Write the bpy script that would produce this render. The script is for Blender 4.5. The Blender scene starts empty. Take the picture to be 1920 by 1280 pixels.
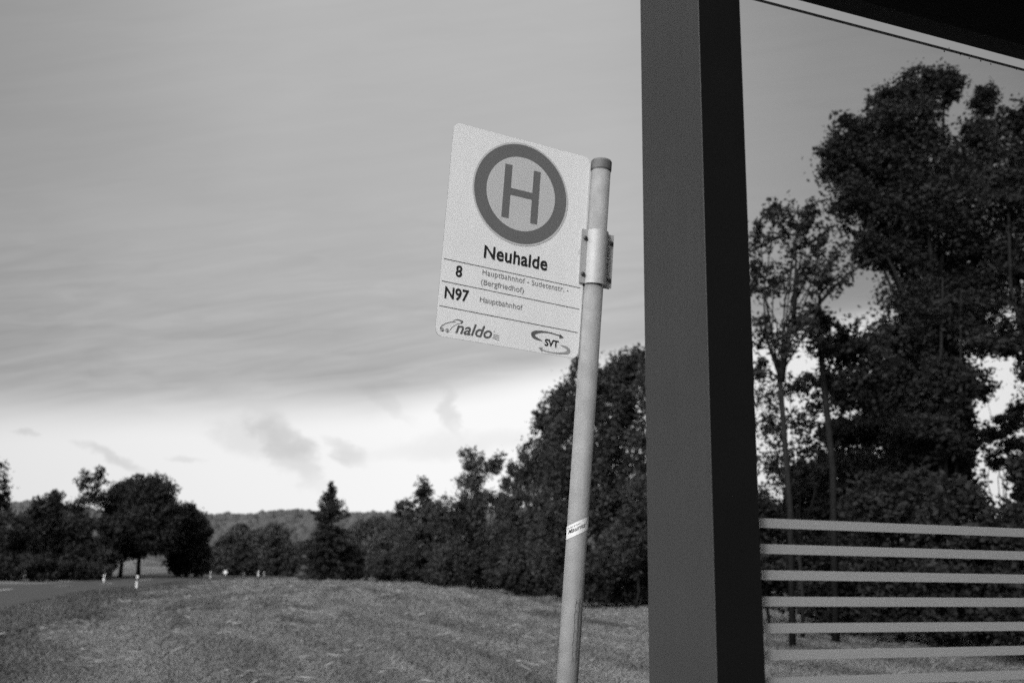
import bpy, bmesh, math, random
import numpy as np
from mathutils import Vector, Matrix
random.seed(7)
RNG = np.random.default_rng(7)
scene = bpy.context.scene
COL = scene.collection

# ------------------------------------------------------------------ camera
F = 1868.0                      # focal length in pixels of the 1920 px wide photograph
PITCH, ROLL = 0.22231, 0.016798
CAM = np.array([0.0, 0.0, 1.5])
_f = np.array([0, math.cos(PITCH), math.sin(PITCH)])
_u0 = np.array([0, -math.sin(PITCH), math.cos(PITCH)])
_x0 = np.array([1.0, 0, 0])
XR = math.cos(ROLL) * _x0 + math.sin(ROLL) * _u0
UR = -math.sin(ROLL) * _x0 + math.cos(ROLL) * _u0
cd = bpy.data.cameras.new('camera')
cam = bpy.data.objects.new('camera', cd)
COL.objects.link(cam)
M4 = Matrix.Identity(4)
for i in range(3):
    M4[i][0] = XR[i]; M4[i][1] = UR[i]; M4[i][2] = -_f[i]; M4[i][3] = CAM[i]
cam.matrix_world = M4
cd.sensor_width = 36.0
cd.lens = F / 1920 * 36
cd.clip_start = 0.05
cd.clip_end = 6000
cd.dof.use_dof = True
cd.dof.focus_distance = 2.95
cd.dof.aperture_fstop = 3.8
scene.camera = cam

# ------------------------------------------------------------------ light
SUN_EL, SUN_AZ = math.radians(31), math.radians(206)      # soft light from behind the camera, to the left
sl = bpy.data.lights.new('sun', 'SUN')
sl.energy = 2.0
sl.angle = math.radians(10)
sl.color = (1, 1, 1)
sun = bpy.data.objects.new('sun', sl)
COL.objects.link(sun)
_sd = Vector((math.sin(SUN_AZ) * math.cos(SUN_EL), math.cos(SUN_AZ) * math.cos(SUN_EL), math.sin(SUN_EL)))
sun.rotation_euler = _sd.to_track_quat('Z', 'Y').to_euler()

scene.view_settings.view_transform = 'Standard'
scene.view_settings.look = 'None'
scene.view_settings.exposure = 0
scene.view_settings.gamma = 1
scene.render.engine = 'CYCLES'
scene.cycles.max_bounces = 8
scene.cycles.transparent_max_bounces = 16
scene.cycles.diffuse_bounces = 3
scene.cycles.use_denoising = False

# --- node helper: arithmetic on sockets
class N:
    def __init__(s, nt, sock): s.nt, s.s = nt, sock
    def _b(s, op, o=None, rev=False):
        n = s.nt.nodes.new('ShaderNodeMath'); n.operation = op
        a, b = (o, s) if rev else (s, o)
        for i, v in enumerate((a, b)):
            if v is None: continue
            if isinstance(v, N): s.nt.links.new(v.s, n.inputs[i])
            else: n.inputs[i].default_value = v
        return N(s.nt, n.outputs[0])
    def __add__(s, o): return s._b('ADD', o)
    __radd__ = __add__
    def __sub__(s, o): return s._b('SUBTRACT', o)
    def __rsub__(s, o): return s._b('SUBTRACT', o, True)
    def __mul__(s, o): return s._b('MULTIPLY', o)
    __rmul__ = __mul__
    def __truediv__(s, o): return s._b('DIVIDE', o)
    def mx(s, o): return s._b('MAXIMUM', o)
    def mn(s, o): return s._b('MINIMUM', o)
    def abs(s): return s._b('ABSOLUTE')
    def step(s, lo, hi, a=0.0, b=1.0):
        n = s.nt.nodes.new('ShaderNodeMapRange'); n.interpolation_type = 'SMOOTHSTEP'
        s.nt.links.new(s.s, n.inputs[0])
        for i, v in enumerate((lo, hi, a, b)): n.inputs[i + 1].default_value = v
        return N(s.nt, n.outputs[0])
def vec(nt, x, y, z=0.0):
    n = nt.nodes.new('ShaderNodeCombineXYZ')
    for i, v in enumerate((x, y, z)):
        if isinstance(v, N): nt.links.new(v.s, n.inputs[i])
        else: n.inputs[i].default_value = v
    return n.outputs[0]
def noise(nt, v, scale, detail=4, rough=0.5, dist=0.0):
    n = nt.nodes.new('ShaderNodeTexNoise')
    n.inputs['Scale'].default_value = scale; n.inputs['Detail'].default_value = detail
    n.inputs['Roughness'].default_value = rough; n.inputs['Distortion'].default_value = dist
    if v is not None: nt.links.new(v, n.inputs['Vector'])
    return N(nt, n.outputs['Fac'])

# --- world: a grey overcast deck with a bright clear band low over the hills
world = bpy.data.worlds.new('World'); scene.world = world; world.use_nodes = True
nt = world.node_tree; nt.nodes.clear()
tc = nt.nodes.new('ShaderNodeTexCoord')
sp = nt.nodes.new('ShaderNodeSeparateXYZ'); nt.links.new(tc.outputs['Generated'], sp.inputs[0])
dx, dy, dz = (N(nt, sp.outputs[i]) for i in range(3))
yy = dy.mx(0.02)
ax = dx / yy                      # left-right position ahead of the stop
el = dz / yy                      # height above the horizon ahead
wob = noise(nt, vec(nt, ax * 2.0, el * 6.0), 2.2, 4) - 0.5
edge = 0.159 + (ax + 0.14) * 0.035 + (ax + 0.14).mx(0.0) * 0.16 + wob * 0.014
m_deck = ((el - edge) / (0.020 + (0.05 - ax).mx(0.0) * 0.035)).step(-1.0, 1.1)
streak = noise(nt, vec(nt, ax * 2.2 - el * 1.0, el * 13.0 + ax * 0.6, 3.0), 2.0, 5, 0.55) - 0.5
soft = noise(nt, vec(nt, ax * 1.2, el * 2.0, 7.0), 1.7, 3) - 0.5
low_w = el.step(0.17, 0.42, 1.0, 0.15)
fib = noise(nt, vec(nt, ax * 8.0 - el * 5.0 + wob * 2.0, el * 66.0 - ax * 9.0 + wob * 2.0, 11.0), 1.0, 5, 0.6, 0.6) - 0.5
deck = 0.505 + (streak * 0.13 + fib * 0.26) * low_w + soft * 0.11 - (0.28 - ax).mx(0.0) * 0.10 - (-0.25 - ax).mx(0.0) * 0.28 - ax.step(0.06, 0.36, 0.0, 0.165) - (ax - 0.30).mx(0.0) * 0.25
deck = deck - (el - 0.5).mx(0.0) * 0.12
band = 0.95 + soft * 0.08 - (-0.1 - ax).mx(0.0) * 0.42 - (0.1 - el).mx(0.0) * 0.3 
wx = ax + (noise(nt, vec(nt, ax, el * 1.6, 5.3), 9, 6, 0.62) - 0.5) * 0.13
wy = el + (noise(nt, vec(nt, ax, el * 1.6, 9.1), 9, 6, 0.62) - 0.5) * 0.055
def blob(cx, cy, rx, ry, ang, amt):
    c, s = math.cos(ang), math.sin(ang)
    w1 = (noise(nt, vec(nt, ax, el, 1.3), 16, 5, 0.6) - 0.5) * 1.1
    a, b = wx - cx, wy - cy
    p = (a * c + b * s) / rx; q = (b * c - a * s) / ry
    r2 = p * p + q * q + w1
    return r2.step(-0.2, 1.3, amt, 0.0)
wisps = blob(-0.222, 0.112, 0.060, 0.017, -0.85, 0.17) + blob(-0.25, 0.125, 0.045, 0.020, -0.2, 0.13) \
      + blob(-0.062, 0.155, 0.032, 0.012, -1.0, 0.19) + blob(-0.172, 0.115, 0.030, 0.010, -0.5, 0.15) \
      + blob(-0.40, 0.105, 0.034, 0.007, -0.3, 0.18) + blob(-0.485, 0.118, 0.02, 0.005, -0.1, 0.14) \
      + blob(-0.325, 0.103, 0.02, 0.004, 0.0, 0.12) + blob(-0.13, 0.163, 0.04, 0.008, -0.6, 0.10) + blob(-0.05, 0.12, 0.13, 0.016, 0.05, 0.10)
front = deck * m_deck + (band - wisps) * (1.0 - m_deck)
back = 0.75 + (noise(nt, tc.outputs['Generated'], 2.0, 4) - 0.5) * 0.3 + dz.step(0.20, 0.55) * 3.0
m_back = dy.step(-0.15, 0.25, 1.0, 0.0)
zen = dz.step(0.60, 0.92)
front = front + zen * 2.4
cloud = back * m_back + front * (1.0 - m_back)
below = dz.step(-0.06, -0.02, 1.0, 0.0)
cloud = cloud * (1.0 - below * 0.85)
sky = nt.nodes.new('ShaderNodeTexSky'); sky.sky_type = 'NISHITA'; sky.sun_disc = False
sky.sun_elevation = SUN_EL; sky.sun_rotation = SUN_AZ
bw = nt.nodes.new('ShaderNodeRGBToBW'); nt.links.new(sky.outputs[0], bw.inputs[0])
total = cloud * 10.0 + N(nt, bw.outputs[0]).mn(3.0) * 0.02
bg = nt.nodes.new('ShaderNodeBackground'); bg.inputs['Strength'].default_value = 0.1
nt.links.new(vec(nt, total, total, total), bg.inputs['Color'])
wo = nt.nodes.new('ShaderNodeOutputWorld'); nt.links.new(bg.outputs[0], wo.inputs[0])

# ------------------------------------------------------------------ helpers
def ray(px, py):
    return (px - 960) * XR - (py - 640) * UR + F * _f
def at(px, py, d):
    """world point seen at a pixel of the photograph, at horizontal distance d (metres forward)"""
    r = ray(px, py)
    return CAM + r * (d / r[1])
def horizon(px):
    return 1046.3 + 0.0168 * px

def mat(name, col, rough=0.8, spec=0.3, metal=0.0, var=0.0, vscale=5.0, bump=0.0, bscale=50.0, trans=0.0):
    m = bpy.data.materials.new(name); m.use_nodes = True
    t = m.node_tree; b = t.nodes['Principled BSDF']; out = t.nodes['Material Output']
    b.inputs['Base Color'].default_value = (col, col, col, 1)
    b.inputs['Roughness'].default_value = rough
    b.inputs['Specular IOR Level'].default_value = spec
    b.inputs['Metallic'].default_value = metal
    cc = t.nodes.new('ShaderNodeTexCoord')
    if var:
        n = noise(t, cc.outputs['Object'], vscale, 5, 0.6)
        v = (n - 0.5) * (2 * var * col * 2) + col
        v = v.mx(0.002)
        t.links.new(vec(t, v, v, v), b.inputs['Base Color'])
    if bump:
        n = noise(t, cc.outputs['Object'], bscale, 4, 0.6)
        bp = t.nodes.new('ShaderNodeBump'); bp.inputs['Strength'].default_value = bump
        bp.inputs['Distance'].default_value = 0.01
        t.links.new(n.s, bp.inputs['Height']); t.links.new(bp.outputs[0], b.inputs['Normal'])
    if trans:
        tr = t.nodes.new('ShaderNodeBsdfTranslucent')
        if var: t.links.new(vec(t, v, v, v), tr.inputs['Color'])
        else: tr.inputs['Color'].default_value = (col, col, col, 1)
        mx = t.nodes.new('ShaderNodeMixShader'); mx.inputs[0].default_value = trans
        t.links.new(b.outputs[0], mx.inputs[1]); t.links.new(tr.outputs[0], mx.inputs[2])
        t.links.new(mx.outputs[0], out.inputs[0])
    return m

def mesh(verts, faces, name='mesh'):
    me = bpy.data.meshes.new(name)
    me.from_pydata([tuple(map(float, v)) for v in verts], [], [tuple(f) for f in faces])
    me.update()
    return me
def quads_mesh(name, V, k=4):
    """V: (n,k,3) array of separate k-gons -> one mesh, fast"""
    n = V.shape[0]
    me = bpy.data.meshes.new(name)
    me.vertices.add(n * k); me.vertices.foreach_set('co', V.reshape(-1).astype(np.float32))
    me.loops.add(n * k); me.loops.foreach_set('vertex_index', np.arange(n * k, dtype=np.int32))
    me.polygons.add(n); me.polygons.foreach_set('loop_start', np.arange(0, n * k, k, dtype=np.int32))
    me.update(calc_edges=True)
    return me
def tri_mesh(name, V, Fc):
    me = bpy.data.meshes.new(name)
    me.vertices.add(len(V)); me.vertices.foreach_set('co', V.reshape(-1).astype(np.float32))
    me.loops.add(Fc.size); me.loops.foreach_set('vertex_index', Fc.reshape(-1).astype(np.int32))
    me.polygons.add(len(Fc)); me.polygons.foreach_set('loop_start', np.arange(0, Fc.size, 3, dtype=np.int32))
    me.update(calc_edges=True)
    return me
def tag(o, label=None, cat=None, group=None, kind=None):
    if label: o['label'] = label
    if cat: o['category'] = cat
    if group: o['group'] = group
    if kind: o['kind'] = kind
    return o
def root(name, loc, label, cat, group=None):
    o = bpy.data.objects.new(name, None); COL.objects.link(o)
    o.location = Vector([float(v) for v in loc]); o.empty_display_size = 0.2
    return tag(o, label, cat, group)
def obj(name, me, m=None, parent=None, smooth=False):
    """me holds world coordinates; the object keeps them whatever its parent's position"""
    o = bpy.data.objects.new(name, me); COL.objects.link(o)
    if m is not None and not me.materials: me.materials.append(m)
    if smooth:
        me.polygons.foreach_set('use_smooth', [True] * len(me.polygons))
    if parent is not None:
        p, off = parent, Vector((0, 0, 0))
        while p is not None:
            off += p.location; p = p.parent
        me.transform(Matrix.Translation(-off)); o.parent = parent
    return o

class MB:
    """collects boxes, tubes, ngons into one mesh"""
    def __init__(s): s.bm = bmesh.new()
    def box(s, o, ax_, ay_, az_, bevel=0.0):
        """box from corner o along three edge vectors"""
        o, ax_, ay_, az_ = (np.array(q, float) for q in (o, ax_, ay_, az_))
        b = bmesh.new()
        vs = [b.verts.new(o + i * ax_ + j * ay_ + k * az_) for k in (0, 1) for j in (0, 1) for i in (0, 1)]
        for f in ((0, 2, 3, 1), (4, 5, 7, 6), (0, 1, 5, 4), (2, 6, 7, 3), (0, 4, 6, 2), (1, 3, 7, 5)):
            b.faces.new([vs[i] for i in f])
        bmesh.ops.recalc_face_normals(b, faces=b.faces)
        if bevel: bmesh.ops.bevel(b, geom=b.edges[:], offset=bevel, segments=3, affect='EDGES', profile=0.5)
        s._merge(b); return s
    def tube(s, pts, rad, seg=12, cap=True):
        pts = [np.array(p, float) for p in pts]; n = len(pts)
        b = bmesh.new(); rings = []
        for i, p in enumerate(pts):
            t = pts[min(i + 1, n - 1)] - pts[max(i - 1, 0)]; t /= np.linalg.norm(t) + 1e-9
            h = np.array([1.0, 0, 0]) if abs(t[0]) < 0.9 else np.array([0, 1.0, 0])
            a = np.cross(t, h); a /= np.linalg.norm(a); c = np.cross(t, a)
            r = rad[i] if hasattr(rad, '__len__') else rad
            rings.append([b.verts.new(p + r * (math.cos(q) * a + math.sin(q) * c)) for q in np.linspace(0, 2 * math.pi, seg, endpoint=False)])
        for r0, r1 in zip(rings, rings[1:]):
            for i in range(seg):
                b.faces.new((r0[i], r0[(i + 1) % seg], r1[(i + 1) % seg], r1[i]))
        if cap:
            b.faces.new(rings[0][::-1]); b.faces.new(rings[-1])
        bmesh.ops.recalc_face_normals(b, faces=b.faces)
        s._merge(b); return s
    def _merge(s, b):
        me = bpy.data.meshes.new('tmp'); b.to_mesh(me); b.free()
        s.bm.from_mesh(me); bpy.data.meshes.remove(me)
    def mesh(s, name='mesh'):
        me = bpy.data.meshes.new(name); s.bm.to_mesh(me); s.bm.free(); return me

# ------------------------------------------------------------------ materials
M_pole = mat('galvanised_steel', 0.255, 0.75, 0.2, 0.0, var=0.16, vscale=22, bump=0.15, bscale=160)
M_cap = mat('grey_plastic_cap', 0.13, 0.6, 0.3, var=0.15, vscale=20)
M_clamp = mat('aluminium_clamp', 0.46, 0.6, 0.5, 0.2, var=0.10, vscale=30)
M_bolt = mat('dark_bolt', 0.07, 0.45, 0.5, 0.5)
M_white = mat('white_sign_sheeting', 0.86, 0.45, 0.4, var=0.03, vscale=6)
M_edge = mat('sign_edge', 0.30, 0.6)
M_ring = mat('sign_ring_paint', 0.155, 0.5, 0.35, var=0.04, vscale=12)
M_disc = mat('sign_disc_paint', 0.56, 0.5, 0.35, var=0.03, vscale=12)
M_black = mat('sign_black_print', 0.025, 0.5, 0.3)
M_grey = mat('sign_grey_print', 0.22, 0.6, 0.2)
M_mid = mat('sign_mid_print', 0.12, 0.6, 0.2)
M_pale = mat('sign_pale_print', 0.34, 0.6, 0.2)
M_stick = mat('white_sticker_paper', 0.72, 0.6, 0.2, var=0.06, vscale=60)
M_stain = mat('dark_stain', 0.13, 0.7, 0.2, var=0.3, vscale=60)
M_post = mat('shelter_anthracite_paint', 0.054, 0.55, 0.35, var=0.06, vscale=4, bump=0.05, bscale=220)
M_shade = mat('post_front_shade_black', 0.008, 0.8, 0.04, var=0.1, vscale=5, bump=0.04, bscale=220)  # near-black colour standing in for shade on the post front
M_roof = mat('roof_dark_lining', 0.02, 0.8, 0.1)
M_bark = mat('bark', 0.022, 0.95, 0.05, var=0.3, vscale=6, bump=0.6, bscale=12)
M_barkl = mat('pale_bark', 0.09, 0.9, 0.1, var=0.3, vscale=6, bump=0.6, bscale=12)
M_leaf = [mat('leaves_dark', 0.036, 0.75, 0.15, var=0.35, vscale=0.8, trans=0.25),
          mat('leaves_mid', 0.052, 0.75, 0.15, var=0.35, vscale=0.8, trans=0.25),
          mat('leaves_light', 0.082, 0.75, 0.15, var=0.35, vscale=0.8, trans=0.3)]
M_needle = mat('spruce_needles', 0.040, 0.8, 0.1, var=0.3, vscale=1.5, trans=0.1)
M_forest = mat('distant_forest_leaves', 0.072, 0.9, 0.05, var=0.35, vscale=0.03)
M_plastic = mat('white_post_plastic', 0.75, 0.5, 0.3)
M_blackp = mat('black_post_band', 0.03, 0.5, 0.3)

def streaks(m, amt):
    t = m.node_tree; b = t.nodes['Principled BSDF']; lk = b.inputs['Base Color'].links[0]; src = lk.from_socket
    cc = t.nodes.new('ShaderNodeTexCoord'); sp_ = t.nodes.new('ShaderNodeSeparateXYZ'); t.links.new(cc.outputs['Object'], sp_.inputs[0])
    x, y, z = (N(t, sp_.outputs[i]) for i in range(3))
    n = noise(t, vec(t, x * 40, y * 40, z * 1.2), 1.0, 5, 0.65); d = noise(t, vec(t, x, y, z), 9.0, 6, 0.7)
    f = (n - 0.5) * amt + (d - 0.5).mx(0.06) * amt * 0.8 + 1.0
    mm = t.nodes.new('ShaderNodeVectorMath'); mm.operation = 'MULTIPLY'
    t.links.new(src, mm.inputs[0]); t.links.new(vec(t, f, f, f), mm.inputs[1]); t.links.new(mm.outputs[0], b.inputs['Base Color'])
streaks(M_post, 0.22); streaks(M_pole, 0.4); streaks(M_white, 0.10)
# glass: tinted, thin
def glass_mat():
    m = bpy.data.materials.new('tinted_glass'); m.use_nodes = True
    t = m.node_tree; t.nodes.clear()
    o = t.nodes.new('ShaderNodeOutputMaterial')
    tr = t.nodes.new('ShaderNodeBsdfTransparent'); tr.inputs[0].default_value = (0.93, 0.93, 0.93, 1)   # two faces: 0.86 through the pane
    gl = t.nodes.new('ShaderNodeBsdfGlossy'); gl.inputs['Roughness'].default_value = 0.0
    gl.inputs['Color'].default_value = (1, 1, 1, 1)
    fr = t.nodes.new('ShaderNodeFresnel'); fr.inputs['IOR'].default_value = 1.18
    mx = t.nodes.new('ShaderNodeMixShader')
    t.links.new(fr.outputs[0], mx.inputs[0]); t.links.new(tr.outputs[0], mx.inputs[1]); t.links.new(gl.outputs[0], mx.inputs[2])
    t.links.new(mx.outputs[0], o.inputs[0])
    return m
M_glass = glass_mat()
M_frit = mat('frosted_stripe', 0.41, 0.7, 0.2, trans=0.45)
M_gedge = mat('glass_edge', 0.05, 0.3, 0.4)

# ------------------------------------------------------------------ terrain
road_c = np.array([(-8.5, -60), (-10.0, -15), (-11.9, 0), (-17.6, 27.5), (-22.9, 48), (-26.6, 67), (-28.4, 78), (-29.8, 95), (-30.3, 130), (-30, 180)], float)
def road_x(y):
    return np.interp(y, road_c[:, 1], road_c[:, 0])
def bell(v, c, w): return np.exp(-((v - c) / w) ** 2)
def ground_z(x, y):
    x = np.asarray(x, float); y = np.asarray(y, float)
    d = np.hypot(x, y); z = 0.11 * np.sin(x * 0.16 + 1 + y * .03) * np.sin(y * 0.13 + x * .05) * np.clip((d - 10) / 20, 0, 1)
    # dip beyond the crest of the meadow
    z = z - 3.5 * np.clip((d - 115) / 90, 0, 1) ** 1.3
    a = x / np.maximum(y, 1)
    # wooded hill
    r = np.clip((d - 380) / 620, 0, 1); r = r * r * (3 - 2 * r)
    ridge = 46 + 18 * a + 3.0 * np.sin(a * 9 + 0.6) + 1.8 * np.sin(a * 23) + 1.0 * np.sin(a * 51)
    z = z + r * (ridge + 3.5)
    # grassy bank behind the left trees
    z = z + 2.1 * bell(a, -0.365, 0.042) * bell(d, 125, 17) 
    return z
na, nd = 360, 150
ang = np.linspace(0, 2 * math.pi, na, endpoint=False)
rad = np.concatenate([[0.0], np.geomspace(1.0, 2600, nd)])
V = [(0, 0, 0)]
for r_ in rad[1:]:
    xs, ys = r_ * np.sin(ang), r_ * np.cos(ang)
    zs = ground_z(xs, ys)
    V += list(zip(xs, ys, zs))
Fc = [(0, 1 + (i + 1) % na, 1 + i) for i in range(na)]
for j in range(nd - 1):
    b0, b1 = 1 + j * na, 1 + (j + 1) * na
    Fc += [(b0 + i, b0 + (i + 1) % na, b1 + (i + 1) % na, b1 + i) for i in range(na)]
gm = mesh(V, Fc, 'ground')
def ground_mat():
    m = bpy.data.materials.new('mown_meadow'); m.use_nodes = True
    t = m.node_tree; b = t.nodes['Principled BSDF']; b.inputs['Roughness'].default_value = 0.95
    b.inputs['Specular IOR Level'].default_value = 0.1
    c = t.nodes.new('ShaderNodeTexCoord'); s = t.nodes.new('ShaderNodeSeparateXYZ'); t.links.new(c.outputs['Object'], s.inputs[0])
    x, y = N(t, s.outputs[0]), N(t, s.outputs[1])
    u = x + y * 0.30                                   # distance across the mowing direction
    bend = (noise(t, vec(t, x, y), 0.03, 2) - 0.5) * 14
    uu = x + y * 0.30 - (y - 34).mx(0.0) * 0.16 + bend
    sw = (noise(t, vec(t, uu * 0.62, y * 0.045), 1.0, 5, 0.62) - 0.5) * 1.7 + (uu * 2.4 + noise(t, vec(t, x, y), 0.35, 3) * 3.0)._b('SINE') * 0.10
    fine = noise(t, vec(t, x, y), 3.0, 8, 0.75) - 0.5
    big = noise(t, vec(t, x, y), 0.12, 3) - 0.5
    v = 0.125 + sw * 0.16 + fine * 0.08 + big * 0.10
    v = v.mx(0.03)
    t.links.new(vec(t, v, v, v), b.inputs['Base Color'])
    bp = t.nodes.new('ShaderNodeBump'); bp.inputs['Strength'].default_value = 0.8; bp.inputs['Distance'].default_value = 0.08
    t.links.new((fine + noise(t, vec(t, x, y), 14, 4, 0.7)).s, bp.inputs['Height']); t.links.new(bp.outputs[0], b.inputs['Normal'])
    return m
M_ground = ground_mat()
tag(obj('ground', gm, M_ground, smooth=True), kind='structure')

# road, verges
def strip(off0, off1, y0, y1, lift, step=1.5):
    ys = np.arange(y0, y1 + 0.01, step); vs = []
    for y in ys:
        x = road_x(y); t = np.array([road_x(y + 1) - road_x(y - 1), 2.0]); t /= np.linalg.norm(t); n = np.array([t[1], -t[0]])
        for o_ in np.linspace(off0, off1, 5):
            px_, py_ = x + n[0] * o_, y + n[1] * o_
            vs.append((px_, py_, float(ground_z(px_, py_)) + lift))
    fs = [(5 * i + k, 5 * i + k + 1, 5 * i + k + 6, 5 * i + k + 5) for i in range(len(ys) - 1) for k in range(4)]
    return mesh(vs, fs)
M_road = mat('worn_asphalt', 0.040, 0.85, 0.25, var=0.2, vscale=1.2, bump=0.2, bscale=60)
M_line = mat('road_paint', 0.42, 0.7, 0.2, var=0.2, vscale=6)
tag(obj('road', strip(-3.3, 3.3, -58, 175, 0.05), M_road), kind='structure')
dashes = MB()
for y in np.arange(-29, 120, 12.0):
    for k in range(4):
        ya = y + k; x0, x1 = road_x(ya), road_x(ya + 1)
        z0, z1 = float(ground_z(x0, ya)) + 0.056, float(ground_z(x1, ya + 1)) + 0.056
        b = bmesh.new(); b.faces.new([b.verts.new(v) for v in ((x0 - .07, ya, z0), (x0 + .07, ya, z0), (x1 + .07, ya + 1, z1), (x1 - .07, ya + 1, z1))]); dashes._merge(b)
tag(obj('road_marking', dashes.mesh(), M_line), kind='structure')
# paving round the bus stop (below the frame)
pv = MB(); A_ = 0.378225
gd = np.array([math.cos(A_), math.sin(A_), 0.0]); gn = np.array([-math.sin(A_), math.cos(A_), 0.0])   # along the glass / away from the camera
pv.box(np.array([0.2, 1.8, -0.1]) - gd * 2.2 - gn * 3.6, gd * 8, gn * 5.2, (0, 0, 0.13))
tag(obj('pavement', pv.mesh(), mat('paving', 0.12, 0.9, 0.2, var=0.2, vscale=3, bump=0.3, bscale=40)), kind='structure')

# grass blades over the meadow and the rough verge
def blades(n, xs, ys, h, w):
    zs = ground_z(xs, ys)
    a = RNG.uniform(0, 2 * math.pi, n); hh = h * RNG.uniform(0.5, 1.3, n)
    ww = w * RNG.uniform(0.7, 1.3, n)
    lean = RNG.normal(0, 0.9, (n, 2)) * hh[:, None]
    B = np.stack([xs, ys, zs], 1)
    dv = np.stack([np.cos(a) * ww, np.sin(a) * ww, 0 * a], 1)
    top = B + np.stack([lean[:, 0], lean[:, 1], hh], 1)
    return np.stack([B - dv, B + dv, top], 1)
n1 = 600000
yd = 9.0 * (95 / 9.0) ** RNG.uniform(0, 1, n1); aa = RNG.uniform(-0.56, 0.60, n1); xd = aa * yd
ok = (xd > road_x(yd) + 5.0 + np.sin(yd * .3) * .4)
xd, yd = xd[ok], yd[ok]
tri = blades(len(xd), xd, yd, 0.035 + 0.0011 * yd, 0.0025 + 0.00035 * yd)
def grass_mat(name, base, amp):
    m = bpy.data.materials.new(name); m.use_nodes = True
    t = m.node_tree; b = t.nodes['Principled BSDF']; b.inputs['Roughness'].default_value = 0.9; b.inputs['Specular IOR Level'].default_value = 0.1
    c = t.nodes.new('ShaderNodeTexCoord'); s = t.nodes.new('ShaderNodeSeparateXYZ'); t.links.new(c.outputs['Object'], s.inputs[0])
    x, y = N(t, s.outputs[0]), N(t, s.outputs[1])
    bend = (noise(t, vec(t, x, y), 0.03, 2) - 0.5) * 14
    uu = x + y * 0.30 - (y - 34).mx(0.0) * 0.16 + bend
    sw = (noise(t, vec(t, uu * 0.62, y * 0.045), 1.0, 5, 0.62) - 0.5) * 1.7 + (uu * 2.4 + noise(t, vec(t, x, y), 0.35, 3) * 3.0)._b('SINE') * 0.10
    fine = noise(t, vec(t, x, y), 5.0, 6, 0.8) - 0.5
    big = noise(t, vec(t, x, y), 0.12, 3) - 0.5
    v = (base + sw * amp * 1.1 + fine * amp * 0.5 + big * amp * .8).mx(0.02)
    t.links.new(vec(t, v, v, v), b.inputs['Base Color'])
    return m
tag(obj('meadow_grass', quads_mesh('meadow_grass', tri, 3), grass_mat('meadow_blades', 0.150, 0.19)),
    'pale mown grass in curved swaths across the meadow', 'grass', kind='stuff')
n2 = 90000
yd = 8.0 * (110 / 8.0) ** RNG.uniform(0, 1, n2); off = 3.45 + RNG.beta(1.3, 2.2, n2) * 4.0
xd = road_x(yd) + off
tri = blades(n2, xd, yd, 0.11, 0.006 + 0.0006 * yd)
# cut hay lying in curved rows
n3 = 170000
kk = RNG.integers(-16, 24, n3); yh = 10.0 * (95 / 10.0) ** RNG.uniform(0, 1, n3)
xh_ = kk * 2.5 - .30 * yh + .16 * np.maximum(yh - 34, 0) - 2.6 * np.sin(yh * .055 + kk * .06) + RNG.normal(0, .30, n3) + .5 * np.sin(yh * .5 + kk * 1.7)
pat = np.sin(yh * .9 + kk * 2.1) + np.sin(yh * .37 + kk * 4.4) + np.sin(xh_ * 1.3 + yh * 1.9) + RNG.normal(0, .8, n3)
ok3 = (pat > 0.2) & (xh_ > road_x(yh) + 6.0) & (np.abs(xh_ / yh) < .6)
xh_, yh = xh_[ok3], yh[ok3]; nh = len(xh_)
zh = ground_z(xh_, yh) + RNG.uniform(.02, .10, nh) + .0006 * yh
ah = RNG.normal(1.75, .7, nh); Lh = (.07 + .0018 * yh) * RNG.uniform(.5, 1.4, nh); wh = .003 + .0005 * yh
dh = np.stack([np.cos(ah) * Lh, np.sin(ah) * Lh, RNG.normal(0, .25, nh) * Lh], 1)
sh_ = np.stack([-np.sin(ah) * wh * .5, np.cos(ah) * wh * .5, wh], 1); Bh = np.stack([xh_, yh, zh], 1)
tag(obj('cut_hay', quads_mesh('cut_hay', np.stack([Bh - dh, Bh - dh * .2 + sh_, Bh + dh, Bh + dh * .2 - sh_], 1)), mat('dry_cut_hay', 0.225, 0.9, 0.1, var=.3, vscale=1.5)),
    'pale cut hay lying in thin curved rows on the meadow', 'hay', kind='stuff')
tag(obj('verge_grass', quads_mesh('verge_grass', tri, 3), grass_mat('verge_blades', 0.088, 0.08)),
    'darker unmown grass strip between the road and the meadow', 'grass', kind='stuff')

# ------------------------------------------------------------------ vegetation
def leaves_around(C, sig, nper, leaf, asp=0.6):
    """C (k,3) clump centres, sig (k,) radii"""
    k = len(C); n = k * nper
    P = np.repeat(C, nper, 0) + RNG.normal(0, 1, (n, 3)) * np.repeat(sig, nper)[:, None] * np.array([1, 1, 0.75])
    a = RNG.normal(0, 1, (n, 3)); a[:, 2] *= 0.6; a /= np.linalg.norm(a, axis=1)[:, None]
    b = RNG.normal(0, 1, (n, 3)); b -= (a * b).sum(1)[:, None] * a; b /= np.linalg.norm(b, axis=1)[:, None]
    s = leaf * RNG.uniform(0.4, 1.6, n)[:, None]
    a = a * s * 0.5; b = b * s * 0.5 * asp
    return np.stack([P - a, P - a * 0.1 + b, P + a, P + a * 0.1 - b], 1)

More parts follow.
